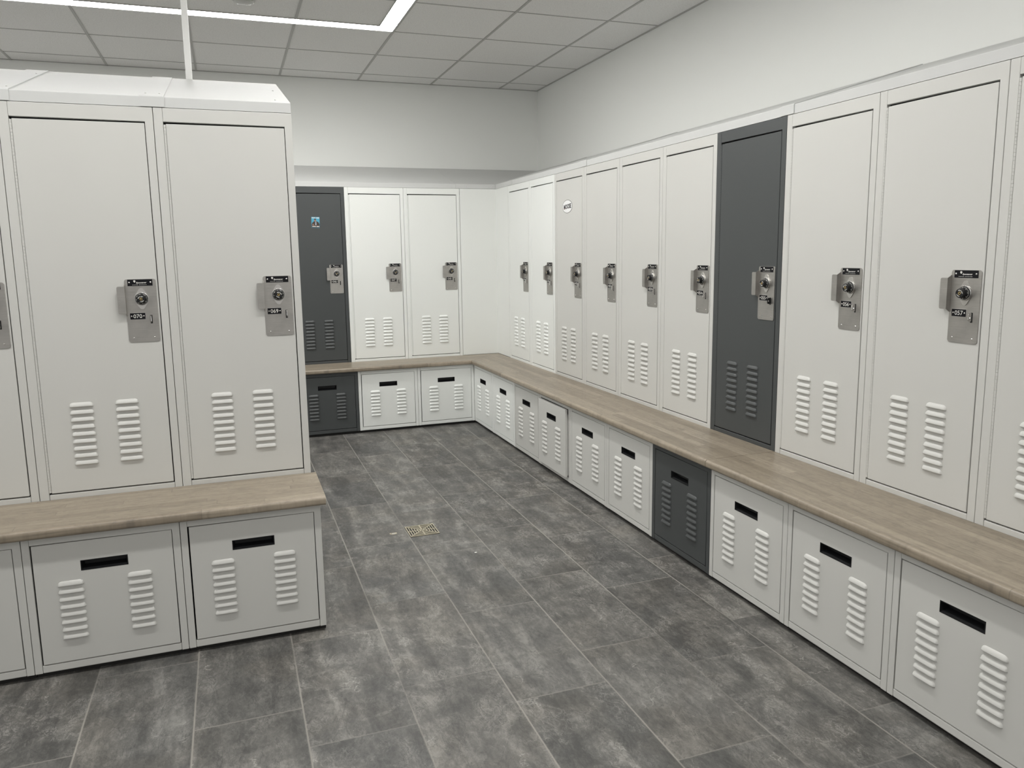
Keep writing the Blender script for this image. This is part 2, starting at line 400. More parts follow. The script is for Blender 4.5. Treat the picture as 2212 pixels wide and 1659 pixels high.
def louvers(x0, x1, ztop, zbot, n, m):
    """pressed hoods: round on top, sharp lip below"""
    bm = bmesh.new(); xc = (x0+x1)/2; half = (x1-x0)/2
    pitch_h = 0.0152; dep = 0.0086; r = 0.014
    pitch = (ztop - pitch_h - zbot) / (n-1)
    prof = [(1.0, 0.0), (0.95, 0.20), (0.82, 0.43), (0.65, 0.65), (0.46, 0.83), (0.28, 0.95), (0.14, 1.0), (0.05, 0.97), (0.0, 0.85)]
    NX = 22
    for k in range(n):
        zb = ztop - pitch_h - k*pitch; rows = []
        for i in range(NX+1):
            s = -1 + 2*i/NX; s = math.copysign(abs(s)**0.6, s); dx = s*half
            q = max(0.0, (abs(dx) - (half - r))/r); e = math.sqrt(max(0.0, 1-q*q))
            rows.append([bm.verts.new((xc+dx, -0.0009 - dep*d*e**0.7, zb + pitch_h*h*(0.25+0.75*e) if h else zb)) for h, d in prof]
                        + [bm.verts.new((xc+dx, -0.0009, zb+0.0008))])
        for A, B in zip(rows, rows[1:]):
            for j in range(len(prof)):
                f = bm.faces.new((A[j], A[j+1], B[j+1], B[j])); f.smooth = j < len(prof)-1
    bmesh.ops.remove_doubles(bm, verts=bm.verts, dist=1e-5)
    bmesh.ops.recalc_face_normals(bm, faces=bm.faces)
    # make normals point out
    s = sum(f.normal.y*f.calc_area() for f in bm.faces)
    if s > 0: bmesh.ops.reverse_faces(bm, faces=bm.faces)
    return mesh('vent_louvers', bm, m)
# lock: local origin at the plate's lower left, z up
PW, PH = 0.1005, 0.2195
def m_plate():
    bm = bmesh.new(); prism(bm, rrect(0, PW, 0, PH, 0.007), -0.0035, -0.0010, 0.0006, seg=1); return mesh('lock_plate', bm, STEEL)
def m_pull():
    bm = bmesh.new(); o = 0.0185; t = 0.0018
    # sloped-end flange standing out of the plate's left edge
    tb = bmesh.new()
    a = [(-0.0015, 0.0895), (-0.0015, 0.2055), (-o, 0.1955), (-o, 0.1005)]   # (y, z)
    A = [tb.verts.new((0.0, y, z)) for y, z in a]; B = [tb.verts.new((t, y, z)) for y, z in a]
    tb.faces.new(A); tb.faces.new(B[::-1])
    for i in range(4): j = (i+1) % 4; tb.faces.new((A[i], A[j], B[j], B[i]))
    bmesh.ops.recalc_face_normals(tb, faces=tb.faces); absorb(bm, tb)
    pts = [(t, 0.1005), (t, 0.1955)] + [(-0.0185 + 0.005*math.cos(math.radians(q)) - 0.0, 0.1905 + 0.005*math.sin(math.radians(q))) for q in (90, 120, 150, 180)] \
        + [(-0.0185 + 0.005*math.cos(math.radians(q)), 0.1055 + 0.005*math.sin(math.radians(q))) for q in (180, 210, 240, 270)]
    prism(bm, pts[::-1], -o-t, -o, 0.0004, seg=1)
    return mesh('pull_handle', bm, STEEL)
DX, DZ = 0.0515, 0.1510
def m_bezel():
    bm = bmesh.new(); p = []
    for k in range(64):
        a = 2*PI*k/64; p.append((DX+0.0240*math.cos(a), DZ+0.0240*math.sin(a)))
        for s in (1, -1): p.append((DX+0.0085*math.cos(a), DZ+s*0.0285+0.0085*math.sin(a)))
    prism(bm, hull2([(round(a, 6), round(b, 6)) for a, b in p]), -0.0058, -0.0035, 0.0007, seg=2)
    return mesh('dial_bezel', bm, BEZEL)
def m_ring():
    bm = bmesh.new(); lathe(bm, [(0.0225, 0.0055), (0.0228, 0.0085), (0.0222, 0.0102), (0.0207, 0.0106), (0.0198, 0.0098), (0.0, 0.0098)], DX, DZ, 48)
    lathe(bm, [(0.0014, 0.0105), (0.0014, 0.0112), (0, 0.0112)], DX, DZ+0.0215, 8)
    return mesh('chrome_ring', bm, RING)
def m_dial(rot):
    bm = bmesh.new()
    lathe(bm, [(0.0193, 0.0098), (0.0194, 0.0112), (0.0188, 0.0120), (0.0150, 0.0150), (0.0142, 0.0158)], DX, DZ, 48, 0)
    t = bmesh.new(); n = 60; rings = []
    for h, r, fl in ((0.0150, 0.0138, 0.0), (0.0170, 0.0137, 0.0006), (0.0262, 0.0142, 0.0006), (0.0276, 0.0138, 0.0002), (0.0280, 0.0128, 0.0)):
        rings.append([t.verts.new((DX+(r-(fl if i % 2 else 0))*math.cos(2*PI*i/n), -h, DZ+(r-(fl if i % 2 else 0))*math.sin(2*PI*i/n))) for i in range(n)])
    for A, B in zip(rings, rings[1:]):
        for i in range(n): t.faces.new((A[i], A[(i+1) % n], B[(i+1) % n], B[i]))
    t.faces.new(rings[-1]); bmesh.ops.recalc_face_normals(t, faces=t.faces); absorb(bm, t, 0)
    lathe(bm, [(0.0042, 0.0279), (0.0042, 0.0284), (0.0030, 0.0284), (0.0026, 0.0277), (0, 0.0277)], DX, DZ, 20, 2)
    # lettering round the face of the knob
    for word, a0, step in (('Master', 150, -22), ('Lock', 245, 22)):
        for k, ch in enumerate(word):
            a = math.radians(a0 + k*step) + rot; up = a - PI/2 if word == 'Master' else a + PI/2
            put_text(bm, ch, DX+0.0090*math.cos(a), DZ+0.0090*math.sin(a), None, 0.0034, -0.0283, 1, up, 0.02)
    for k in range(40):
        a = 2*PI*k/40 + rot; l = 0.0030 if k % 5 == 0 else 0.0016; c, s = math.cos(a), math.sin(a); w = 0.00026
        r0, r1 = 0.0188, 0.0188-l
        y0 = -(0.0120+0.0004); y1 = -(0.0120+0.0030*l/0.0038+0.0004)
        vs = [bm.verts.new((DX+r*c-q*s, yy, DZ+r*s+q*c)) for r, q, yy in ((r0, -w, y0), (r0, w, y0), (r1, w, y1), (r1, -w, y1))]
        f = bm.faces.new(vs); f.normal_update(); f.material_index = 1
        if f.normal.y > 0: f.normal_flip()
        if k % 5 == 0:
            put_text(bm, str(k), DX+0.0158*c, DZ+0.0158*s, None, 0.0024, -0.0151, 1, a-PI/2, 0.02)
    return mesh('combination_dial', bm, [BLACK, PRINT, BRASS])
def screw_head(bm, x, z, y, r=0.0030, mat=2):
    lathe(bm, [(r, -y), (r*0.9, -y+0.0009), (r*0.5, -y+0.0015), (0, -y+0.0017)], x, z, 14, mat)
def m_maker():
    bm = bmesh.new(); x0, x1, z0, z1 = 0.0105, 0.0900, PH-0.0235, PH-0.0010
    box(bm, x0, x1, -0.0043, -0.0035, z0, z1, mat=0)
    put_text(bm, 'Spacesaver', 0.0545, PH-0.0130, 0.0330, 0.0068, -0.00445, 1, 0, 0.02, 0.25)
    # leaf emblem
    pts = hull2([(round(0.0330+0.0036*math.cos(a), 6), round(PH-0.0068+0.0034*math.sin(a), 6)) for a in [2*PI*k/20 for k in range(20)]] + [(0.0332, PH-0.0122)])
    prism(bm, pts, -0.00452, -0.0044, mat=1)
    prism(bm, [(0.0330, PH-0.0085), (0.0336, PH-0.0085), (0.0350, PH-0.0040), (0.0346, PH-0.0038)], -0.00462, -0.0045, mat=0)
    x = 0.0250
    for k, l in enumerate((0.0035, 0.0042, 0.0030, 0.0048, 0.0, 0.0040, 0.0036, 0.0052, 0.0030, 0.0044)):
        if l: box(bm, x, x+l, -0.00452, -0.0044, PH-0.0200, PH-0.0192, mat=1)
        x += l + (0.0010 if l else 0.0022)
    screw_head(bm, 0.0160, PH-0.0115, -0.0043); screw_head(bm, 0.0840, PH-0.0115, -0.0043)
    return mesh('maker_label', bm, [LABEL, PRINT, CHROME])
def m_number(num):
    bm = bmesh.new(); x0, x1, z0, z1 = 0.0100, 0.0590, 0.0795, 0.1015
    box(bm, x0-0.0007, x1+0.0007, -0.0041, -0.0035, z0-0.0007, z1+0.0007, mat=3)
    box(bm, x0, x1, -0.0045, -0.0035, z0, z1, mat=0)
    put_text(bm, num, (x0+x1)/2, (z0+z1)/2, 0.0275, 0.0135, -0.0047, 1, 0, 0.0)
    screw_head(bm, x0+0.0052, (z0+z1)/2, -0.0045, 0.0026); screw_head(bm, x1-0.0052, (z0+z1)/2, -0.0045, 0.0026)
    return mesh('number_plate', bm, [LABEL, PRINT, CHROME, EDGE])
def m_slot():
    bm = bmesh.new(); box(bm, 0.0740, 0.0810, -0.0037, -0.0034, 0.0635, 0.0935, mat=0); return mesh('latch_slot', bm, BLACK)
def m_staple(m):
    """small lug with a round eye standing out of the slot"""
    bm = bmesh.new(); n = 24; outer = []; inner = []
    for i in range(n):
        a = 2*PI*i/n; ca, sa = math.cos(a), math.sin(a)
        k = 1/max(abs(ca)/0.0075, abs(sa)/0.0125); k2 = 1/math.sqrt((ca/0.0085)**2+(sa/0.0135)**2)
        r = min(k, k2*1.06); outer.append((-0.0105 - r*ca, 0.0800 + r*sa)); inner.append((-0.0125-0.0028*ca, 0.0800+0.0034*sa))
    L_ = []
    for x in (0.0765, 0.0790):
        L_.append(([bm.verts.new((x, y, z)) for y, z in outer], [bm.verts.new((x, y, z)) for y, z in inner]))
    (o0, i0), (o1, i1) = L_
    for i in range(n):
        j = (i+1) % n
        bm.faces.new((o0[i], o0[j], i0[j], i0[i])); bm.faces.new((o1[j], o1[i], i1[i], i1[j]))
        bm.faces.new((o0[j], o0[i], o1[i], o1[j])); bm.faces.new((i0[i], i0[j], i1[j], i1[i]))
    bmesh.ops.recalc_face_normals(bm, faces=bm.faces)
    return mesh('padlock_eye', bm, m)
def m_rivet(x):
    bm = bmesh.new(); lathe(bm, [(0.0027, 0.0034), (0.0025, 0.0044), (0.0015, 0.0050), (0, 0.0052)], x, 0.0145, 14, 0); return mesh('rivet', bm, CHROME)

def tall_locker(num, loc, rotz, w, paint, pn, label, group, dial=0.0, eye='chrome'):
    t = empty('tall_locker', loc, rotz, label, 'locker', group)
    obj('body', cached(('ub', w, pn), lambda: up_body(w, paint)), t)
    d = obj('door', cached(('ud', w, pn), lambda: up_door(w, paint)), t)
    obj('hinge', cached(('uh', pn), lambda: hinge(paint)), d)
    obj('vent_louvers', cached(('ul', w, pn), lambda: louvers(0.1185*w/W, 0.1925*w/W, 0.848-ZBB, 0.627-ZBB, 9, paint)), d)
    obj('vent_louvers', cached(('ul2', w, pn), lambda: louvers(0.2610*w/W, 0.3350*w/W, 0.848-ZBB, 0.627-ZBB, 9, paint)), d)
    p = obj('lock_plate', cached('plate', m_plate), t, (w-0.0345-PW, 0, 1.0490-ZBB))
    obj('pull_handle', cached('pull', m_pull), p)
    obj('dial_bezel', cached('bezel', m_bezel), p)
    obj('chrome_ring', cached('ring', m_ring), p)
    obj('combination_dial', cached(('dial', dial), lambda: m_dial(dial)), p)
    obj('maker_label', cached('maker', m_maker), p)
    obj('number_plate', m_number(num), p)
    obj('latch_slot', cached('slot', m_slot), p)
    if eye: obj('padlock_eye', cached(('eye', eye), lambda: m_staple(CHROME if eye == 'chrome' else BLACK)), p)
    for x in (0.0165, 0.0835): obj('rivet', cached(('rivet', x), lambda: m_rivet(x)), p)
    return t

Z0L = 0.020; HL = ZBB - Z0L
DEPL = XW - XRL - 0.002
def lo_body(w, m, dep):
    bm = bmesh.new(); g = 0.0009; b = 0.0013; z0 = Z0L; z1 = ZBB
    zo = 0.4505; zb = 0.0450
    box(bm, g, 0.0225, 0, 0.014, z0, z1, b)
    R = w - 0.0226
    prism(bm, [(0.0230, zo), (R, zo), (R, z0), (w-g, z0), (w-g, z1), (0.0230, z1)], 0, 0.014, b)
    box(bm, 0.0230, R-0.0006, 0.0006, 0.014, z0, zb, 0.0028)
    box(bm, g, g+0.0015, 0.012, dep, z0, z1); box(bm, w-g-0.0015, w-g, 0.012, dep, z0, z1)
    box(bm, g, w-g, dep-0.0015, dep, z0, z1); box(bm, g, w-g, 0.012, dep, z1-0.0015, z1); box(bm, g, w-g, 0.012, dep, z0, z0+0.0015)
    return mesh('body', bm, [m])
HX0, HX1, HZ0, HZ1 = 0.1590, 0.2960, 0.3490, 0.3835
def lo_front(w, m):
    s = w/W
    x0, x1, z0, z1 = 0.0275, w-0.0258, 0.0482, 0.4478
    hx0, hx1 = HX0*s, HX1*s
    bm = bmesh.new(); c = 0.0012; yf = -0.0008; yb = 0.0130
    def rect(a0, a1, b0, b1, y): return [bm.verts.new(p) for p in ((a0, y, b0), (a1, y, b0), (a1, y, b1), (a0, y, b1))]
    F = rect(x0+c, x1-c, z0+c, z1-c, yf); S = rect(x0, x1, z0, z1, yf+c); B = rect(x0, x1, z0, z1, yb)
    Hf = rect(hx0, hx1, HZ0, HZ1, yf); Hb = rect(hx0, hx1, HZ0, HZ1, yb)
    for i in range(4):
        j = (i+1) % 4
        bm.faces.new((F[i], F[j], Hf[j], Hf[i])); bm.faces.new((S[i], S[j], F[j], F[i])); bm.faces.new((B[i], B[j], S[j], S[i]))
        bm.faces.new((Hf[i], Hf[j], Hb[j], Hb[i])); bm.faces.new((Hb[i], Hb[j], B[j], B[i]))
    bmesh.ops.recalc_face_normals(bm, faces=bm.faces)
    # tray walls of the drawer behind the front
    for a in (x0+0.004, x1-0.0055): box(bm, a, a+0.0015, yb, 0.50, z0+0.01, z1-0.03)
    box(bm, x0+0.004, x1-0.004, yb, 0.50, z0+0.008, z0+0.0095)
    return mesh('drawer_front', bm, m)
def lo_handle(w):
    """recessed finger cup: thin rim, dark pocket with a sloping floor"""
    s = w/W; x0, x1, z0, z1 = HX0*s+0.0003, HX1*s-0.0003, HZ0+0.0003, HZ1-0.0003
    bm = bmesh.new(); r = 0.0022; y = -0.0013
    def rect(a0, a1, b0, b1, yy, yt=None):
        yt = yy if yt is None else yt
        return [bm.verts.new(p) for p in ((a0, yy, b0), (a1, yy, b0), (a1, yt, b1), (a0, yt, b1))]
    O = rect(x0, x1, z0, z1, 0.0005); A = rect(x0, x1, z0, z1, y); I = rect(x0+r, x1-r, z0+r, z1-r, y)
    D = rect(x0+r+0.006, x1-r-0.006, z0+r+0.010, z1-r-0.001, 0.024)
    for P, Q in ((O, A), (A, I), (I, D)):
        for i in range(4):
            j = (i+1) % 4; bm.faces.new((P[i], P[j], Q[j], Q[i]))
    bm.faces.new(D)
    bmesh.ops.recalc_face_normals(bm, faces=bm.faces)
    return mesh('handle', bm, BLACK)
def toe(w, dep):
    bm = bmesh.new(); box(bm, 0.001, w-0.001, 0.022, dep, 0.0, Z0L); return mesh('toe_kick', bm, TOE_AND_GAP)
def bench_drawer(loc, rotz, w, paint, pn, dep, label, group, out=0.0):
    t = empty('bench_cabinet', loc, rotz, label, 'drawer cabinet', group)
    obj('body', cached(('lb', w, pn, dep), lambda: lo_body(w, paint, dep)), t)
    obj('toe_kick', cached(('toe', w, dep), lambda: toe(w, dep)), t)
    d = obj('drawer', cached(('lf', w, pn), lambda: lo_front(w, paint)), t, (0, -out, 0))
    obj('handle', cached(('lh', w), lambda: lo_handle(w)), d)
    obj('vent_louvers', cached(('ll', w, pn), lambda: louvers(0.0895*w/W, 0.1635*w/W, 0.3215, 0.1275, 8, paint)), d)
    obj('vent_louvers', cached(('ll2', w, pn), lambda: louvers(0.2895*w/W, 0.3635*w/W, 0.3215, 0.1275, 8, paint)), d)
    return t

# ------------------------------------------------------------------ the banks
PA = {'g': (GREY, 'g'), 'w': (WHITE, 'w'), 'd': (DARK, 'd')}
GU_R, GL_R = 'tall lockers along the right wall', 'bench drawers along the right wall'
GU_B, GL_B = 'tall lockers along the back wall', 'bench drawers along the back wall'
GU_L, GL_L = 'tall lockers of the near left bank', 'bench drawers of the near left bank'
right = [
 ('049', 'w', 'white tall locker 049, nearest the corner on the right wall', 'white bench drawer under locker 049, first from the inner corner on the right'),
 ('050', 'w', 'white tall locker 050, between locker 049 and the one with the oval sticker', 'white bench drawer under locker 050, second from the corner on the right'),
 ('051', 'g', 'light grey tall locker wearing the oval MOOSE sticker', 'light grey bench drawer under the locker with the MOOSE sticker'),
 ('052', 'g', 'light grey tall locker 052, just right of the one with the oval sticker', 'light grey bench drawer pulled slightly open, proud of its neighbours'),
 ('053', 'g', 'light grey tall locker 053, two left of the charcoal locker on the right', 'light grey bench drawer right of the slightly open drawer'),
 ('054', 'g', 'light grey tall locker 054, directly left of the charcoal locker 055', 'light grey bench drawer directly left of the charcoal drawer on the right'),
 ('055', 'd', 'charcoal grey tall locker 055 on the right wall', 'charcoal grey bench drawer in the right row'),
 ('056', 'g', 'light grey tall locker 056, directly right of the charcoal locker 055', 'light grey bench drawer directly right of the charcoal drawer'),
 ('057', 'g', 'light grey tall locker 057, largest fully visible on the right wall', 'light grey bench drawer under locker 057, second right of the charcoal drawer'),
 ('058', 'g', 'light grey tall locker cut off by the right edge of the photo', 'light grey bench drawer at the lower right corner of the photo'),
]
dials = [0.3, 1.1, 2.4, 0.3, 1.9, 1.1, 2.4, 0.3, -0.7, 1.9]
for i, (num, p, lu, ll) in enumerate(right):
    y = YBL - i*W; m, pn = PA[p]
    tall_locker(num, (XR, y, ZBB), -PI/2, W, m, pn, lu, GU_R, dials[i], 'black' if num == '055' else 'chrome')
    bench_drawer((XRL, y, 0), -PI/2, W, m, pn, DEPL, ll, GL_R, 0.018 if num == '052' else 0.0)
back = [
 ('048', 'w', 'white tall locker 048 on the back wall, beside the plain corner panel', 'white bench drawer under locker 048, at the inner corner'),
 ('047', 'w', 'white tall locker 047, between the charcoal locker and 048 on the back wall', 'white bench drawer under locker 047, beside the charcoal drawer at the back'),
 ('046', 'd', 'charcoal grey tall locker 046 on the back wall with the small picture', 'charcoal grey bench drawer at the back, partly behind the near bank'),
]
DEPB = YW - YBL - 0.002
for i, (num, p, lu, ll) in enumerate(back):
    x = XRL - (i+1)*W; m, pn = PA[p]
    tall_locker(num, (x, YB, ZBB), 0, W, m, pn, lu, GU_B, 1.9, None if num == '046' else 'chrome')
    bench_drawer((x, YBL, 0), 0, W, m, pn, DEPB, ll, GL_B)
left = [
 ('069', 'light grey tall locker 069 at the right end of the near left bank', 'light grey bench drawer at the right end of the near left bank'),
 ('070', 'light grey tall locker 070, left of locker 069', 'light grey bench drawer under locker 070'),
 ('071', 'light grey tall locker cut off by the left edge of the photo', 'light grey bench drawer cut off by the left edge of the photo'),
]
DEPLB = 0.998
for i, (num, lu, ll) in enumerate(left):
    x = XLE - (i+1)*WL
    tall_locker(num, (x, YL, ZBB), 0, WL, GREY, 'g', lu, GU_L, [-0.6, 0.2, 1.0][i])
    bench_drawer((x, YLL, 0), 0, WL, GREY, 'g', DEPLB-0.07, ll, GL_L)

# corner filler panel between the back and right banks
bm = bmesh.new(); z0, z1 = ZBB, ZT-0.001
prism_z(bm, [(XRL+0.001, YB), (XR, YB), (XR, YBL+0.001), (XR+0.002, YBL+0.001), (XR+0.002, YB+0.002), (XRL+0.001, YB+0.002)], z0+0.034, z1)
c = obj('corner_panel', mesh('corner_panel', bm, WHITE)); tag(c, 'plain white steel panel filling the corner between lockers 048 and 049', 'panel')

# ------------------------------------------------------------------ benches: sweep along local x with mitres
def bench(name, loc, rotz, depth, x_start, x_end, label, grp='wooden bench tops'):
    """x_start/x_end: functions of t (0 = front edge, 1 = back edge)"""
    h = ZB - ZBB; r = 0.0125
    prof = [(depth, h)]
    for k in range(9):
        a = PI/2 + (PI/2)*k/8; prof.append((r + r*math.cos(a), h - r + r*math.sin(a)))
    r2 = 0.009
    for k in range(7):
        a = PI + (PI/2)*k/6; prof.append((r2 + r2*math.cos(a), r2 + r2*math.sin(a)))
    prof.append((depth, 0))
    bm = bmesh.new(); A = []; B = []
    for y, z in prof:
        t = y/depth
        A.append(bm.verts.new((x_start(t), y, z))); B.append(bm.verts.new((x_end(t), y, z)))
    n = len(prof)
    for i in range(n):
        j = (i+1) % n; f = bm.faces.new((A[i], A[j], B[j], B[i])); f.smooth = 0 < i < n-1
    bm.faces.new(A[::-1]); bm.faces.new(B)
    bmesh.ops.recalc_face_normals(bm, faces=bm.faces)
    for e in bm.edges:
        if len(e.link_faces) == 2 and e.link_faces[0].normal.angle(e.link_faces[1].normal) > 0.7: e.smooth = False
    o = obj(name, mesh(name, bm, WOOD), None, loc, rotz); tag(o, label, 'bench', grp); return o
fx, fy = XRL-OV, YBL-OV                 # inner front corner of the two benches
dR = XR - fx; dB = YB - fy
g = 0.0011
# back bench (local x = world x)
bench('wooden_bench', (0.40, fy, ZBB), 0, dB-g, lambda t: 0.0, lambda t: (fx - 0.40) + t*dR - g, 'grey-brown butcher-block bench top along the back wall')
# right benches (local x = -world y)
def rb(y0f, y1, label):
    bench('wooden_bench', (fx, 0.0, ZBB), -PI/2, dR-g, (lambda t: -y0f(t)), (lambda t: -y1), label)
rb(lambda t: fy + t*dB - g, YBL-4*W+g/2, 'grey-brown butcher-block bench section mitred into the inner corner')
rb(lambda t: YBL-4*W-g/2, YBL-7*W+g, 'grey-brown butcher-block bench section in front of lockers 053 to 055')
rb(lambda t: YBL-7*W-g, YBL-10*W, 'grey-brown butcher-block bench section nearest on the right')
bench('wooden_bench', (XLE-3*WL, YLL-OV, ZBB), 0, YL-YLL+OV-g, lambda t: 0.0, lambda t: 3*WL+0.0165, 'grey-brown butcher-block bench top of the near left bank')

# ------------------------------------------------------------------ hoods
SL = (ZHB-ZTT)/(XW-XR)
def hood(loc, rotz, xs, xe, depth, label, grp, bands=(), screws=(), bandw=0.077):
    """sloping cover; xs/xe functions of y (distance behind the front)"""
    zt = ZTT - ZT; rise = SL*depth
    bm = bmesh.new(); e = 0.0004
    sec = [(0.0, e), (0.0, zt-0.002), (0.0012, zt), (depth, zt+rise), (depth, e)]
    A = [bm.verts.new((xs(y), y, z)) for y, z in sec]; B = [bm.verts.new((xe(y), y, z)) for y, z in sec]
    n = len(sec)
    for i in range(n): j = (i+1) % n; bm.faces.new((A[j], A[i], B[i], B[j]))
    bm.faces.new(A); bm.faces.new(B[::-1]); bmesh.ops.recalc_face_normals(bm, faces=bm.faces)
    o = obj('locker_hood', mesh('locker_hood', bm, HOODW), None, loc, rotz); tag(o, label, 'locker hood', grp)
    for b in bands:
        bm = bmesh.new(); k = 0.0030
        q = 0.0004
        s2 = [(-q, e+0.001), (-k, e+0.001), (-k, zt-0.001), (0.0, zt+k), (depth, zt+rise+k), (depth, zt+rise+q), (0.0012, zt+q), (-q, zt-0.002+q)]
        A = [bm.verts.new((b-bandw/2, y, z)) for y, z in s2]; B = [bm.verts.new((b+bandw/2, y, z)) for y, z in s2]; n = len(s2)
        for i in range(n): j = (i+1) % n; bm.faces.new((A[i], A[j], B[j], B[i]))
        bm.faces.new(A[::-1]); bm.faces.new(B); bmesh.ops.recalc_face_normals(bm, faces=bm.faces)
        obj('joint_cover', mesh('joint_cover', bm, HOODW), o)
    for x, y, k in screws:
        bm = bmesh.new(); t = bmesh.new()
        bmesh.ops.create_cone(t, cap_ends=True, segments=12, radius1=0.0035, radius2=0.0025, depth=0.0016)
        absorb(bm, t, 0, Matrix.Translation((x, y, zt + SL*y + k + 0.0006)))
        obj('screw', mesh('screw', bm, EDGE), o)
    return o
GH = 'sloping white locker hoods'
DH = XW - XR - 0.0015
hl = 0.698
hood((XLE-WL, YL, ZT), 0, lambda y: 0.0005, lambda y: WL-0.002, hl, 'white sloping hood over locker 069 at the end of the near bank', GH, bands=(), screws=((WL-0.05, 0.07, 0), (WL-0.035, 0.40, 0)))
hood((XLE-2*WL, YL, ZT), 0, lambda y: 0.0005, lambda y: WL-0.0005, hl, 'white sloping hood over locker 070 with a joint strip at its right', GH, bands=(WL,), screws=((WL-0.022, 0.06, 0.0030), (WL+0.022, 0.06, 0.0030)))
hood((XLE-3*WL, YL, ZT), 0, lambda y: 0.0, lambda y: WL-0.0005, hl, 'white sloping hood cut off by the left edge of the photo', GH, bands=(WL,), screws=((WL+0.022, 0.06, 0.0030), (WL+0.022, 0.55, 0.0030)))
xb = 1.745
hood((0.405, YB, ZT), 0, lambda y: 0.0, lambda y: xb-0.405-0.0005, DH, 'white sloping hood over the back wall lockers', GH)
# corner hood: two slopes meeting in a valley
bm = bmesh.new(); zt = ZTT; D1 = XW-XR-0.0015; D2 = YW-YB-0.0015; ze = ZT+0.0004
def corner_half(pts):
    up = [bm.verts.new(p) for p in pts]; dn = [bm.verts.new((p[0], p[1], ze)) for p in pts]
    bm.faces.new(up); bm.faces.new(dn[::-1])
    for i in range(len(pts)):
        j = (i+1) % len(pts); bm.faces.new((up[j], up[i], dn[i], dn[j]))
yr = YBL - 0.024
corner_half([(xb+0.0005, YB, zt), (XR, YB, zt), (XR+D1, YB+D2, zt+SL*D1), (xb+0.0005, YB+D2, zt+SL*D1)])
corner_half([(XR, YB, zt), (XR, yr, zt), (XR+D1, yr, zt+SL*D1), (XR+D1, YB+D2, zt+SL*D1)])
bmesh.ops.recalc_face_normals(bm, faces=bm.faces)
ch = obj('locker_hood', mesh('corner_hood', bm, HOODW)); tag(ch, 'white corner hood where the back and right locker rows meet', 'locker hood', GH)
bm = bmesh.new(); box(bm, XRL+0.045, XR-0.004, YB-0.0018, YB-0.0001, ZT+0.001, ZTT-0.001)
obj('cover_plate', mesh('cover_plate', bm, HOODW), ch)
for x in (XRL+0.06, XR-0.022):
    bm = bmesh.new(); lathe(bm, [(0.003, 0.0), (0.0026, 0.0012), (0, 0.0016)], 0, 0, 10)
    obj('screw', mesh('screw', bm, EDGE), ch, (x, YB-0.0018, ZT+0.018))
# right hoods, local x = -world y
def rhood(y0, y1, band, label):
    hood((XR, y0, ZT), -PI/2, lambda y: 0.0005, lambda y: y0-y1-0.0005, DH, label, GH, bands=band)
yh = [yr, YBL-3*W, YBL-7*W, YBL-10*W]
rhood(yh[0], yh[1], (0.0385,), 'white sloping hood over lockers 049 to 051')
rhood(yh[1], yh[2], (0.0,), 'white sloping hood over lockers 052 to 055')
rhood(yh[2], yh[3], (0.0,), 'white sloping hood over lockers 056 to 058, nearest on the right')

# ------------------------------------------------------------------ stickers
def oval_sticker():
    t = empty('oval_sticker', (XR-0.0010, 4.612, 1.6275), -PI/2, 'oval white MOOSE sticker on a light grey locker door', 'sticker')
    bm = bmesh.new()
    prism(bm, [(0.0765*math.cos(2*PI*k/48), 0.0425*math.sin(2*PI*k/48)) for k in range(48)], -0.0008, -0.0001, mat=1)
    prism(bm, [(0.0725*math.cos(2*PI*k/48), 0.0395*math.sin(2*PI*k/48)) for k in range(48)], -0.0011, -0.0002, mat=0)
    obj('disc', mesh('disc', bm, [VINYL, plain('dark_grey_rim', (0.12, 0.12, 0.115), 0.4)]), t)
    bm = bmesh.new()
    put_text(bm, 'MOOSE', 0.002, 0.0, 0.116, 0.030, -0.0013, 0, 0.05, 0.045)
    obj('lettering', mesh('lettering', bm, INK), t)
    # brownish patch on the foot of the M
    bm = bmesh.new(); prism(bm, [(-0.0545, -0.0165), (-0.0330, -0.0155), (-0.0330, -0.0085), (-0.0545, -0.0090)], -0.00145, -0.00132)
    obj('brown_patch', mesh('brown_patch', bm, plain('brown_patch', (0.16, 0.10, 0.085), 0.5)), t)
oval_sticker()
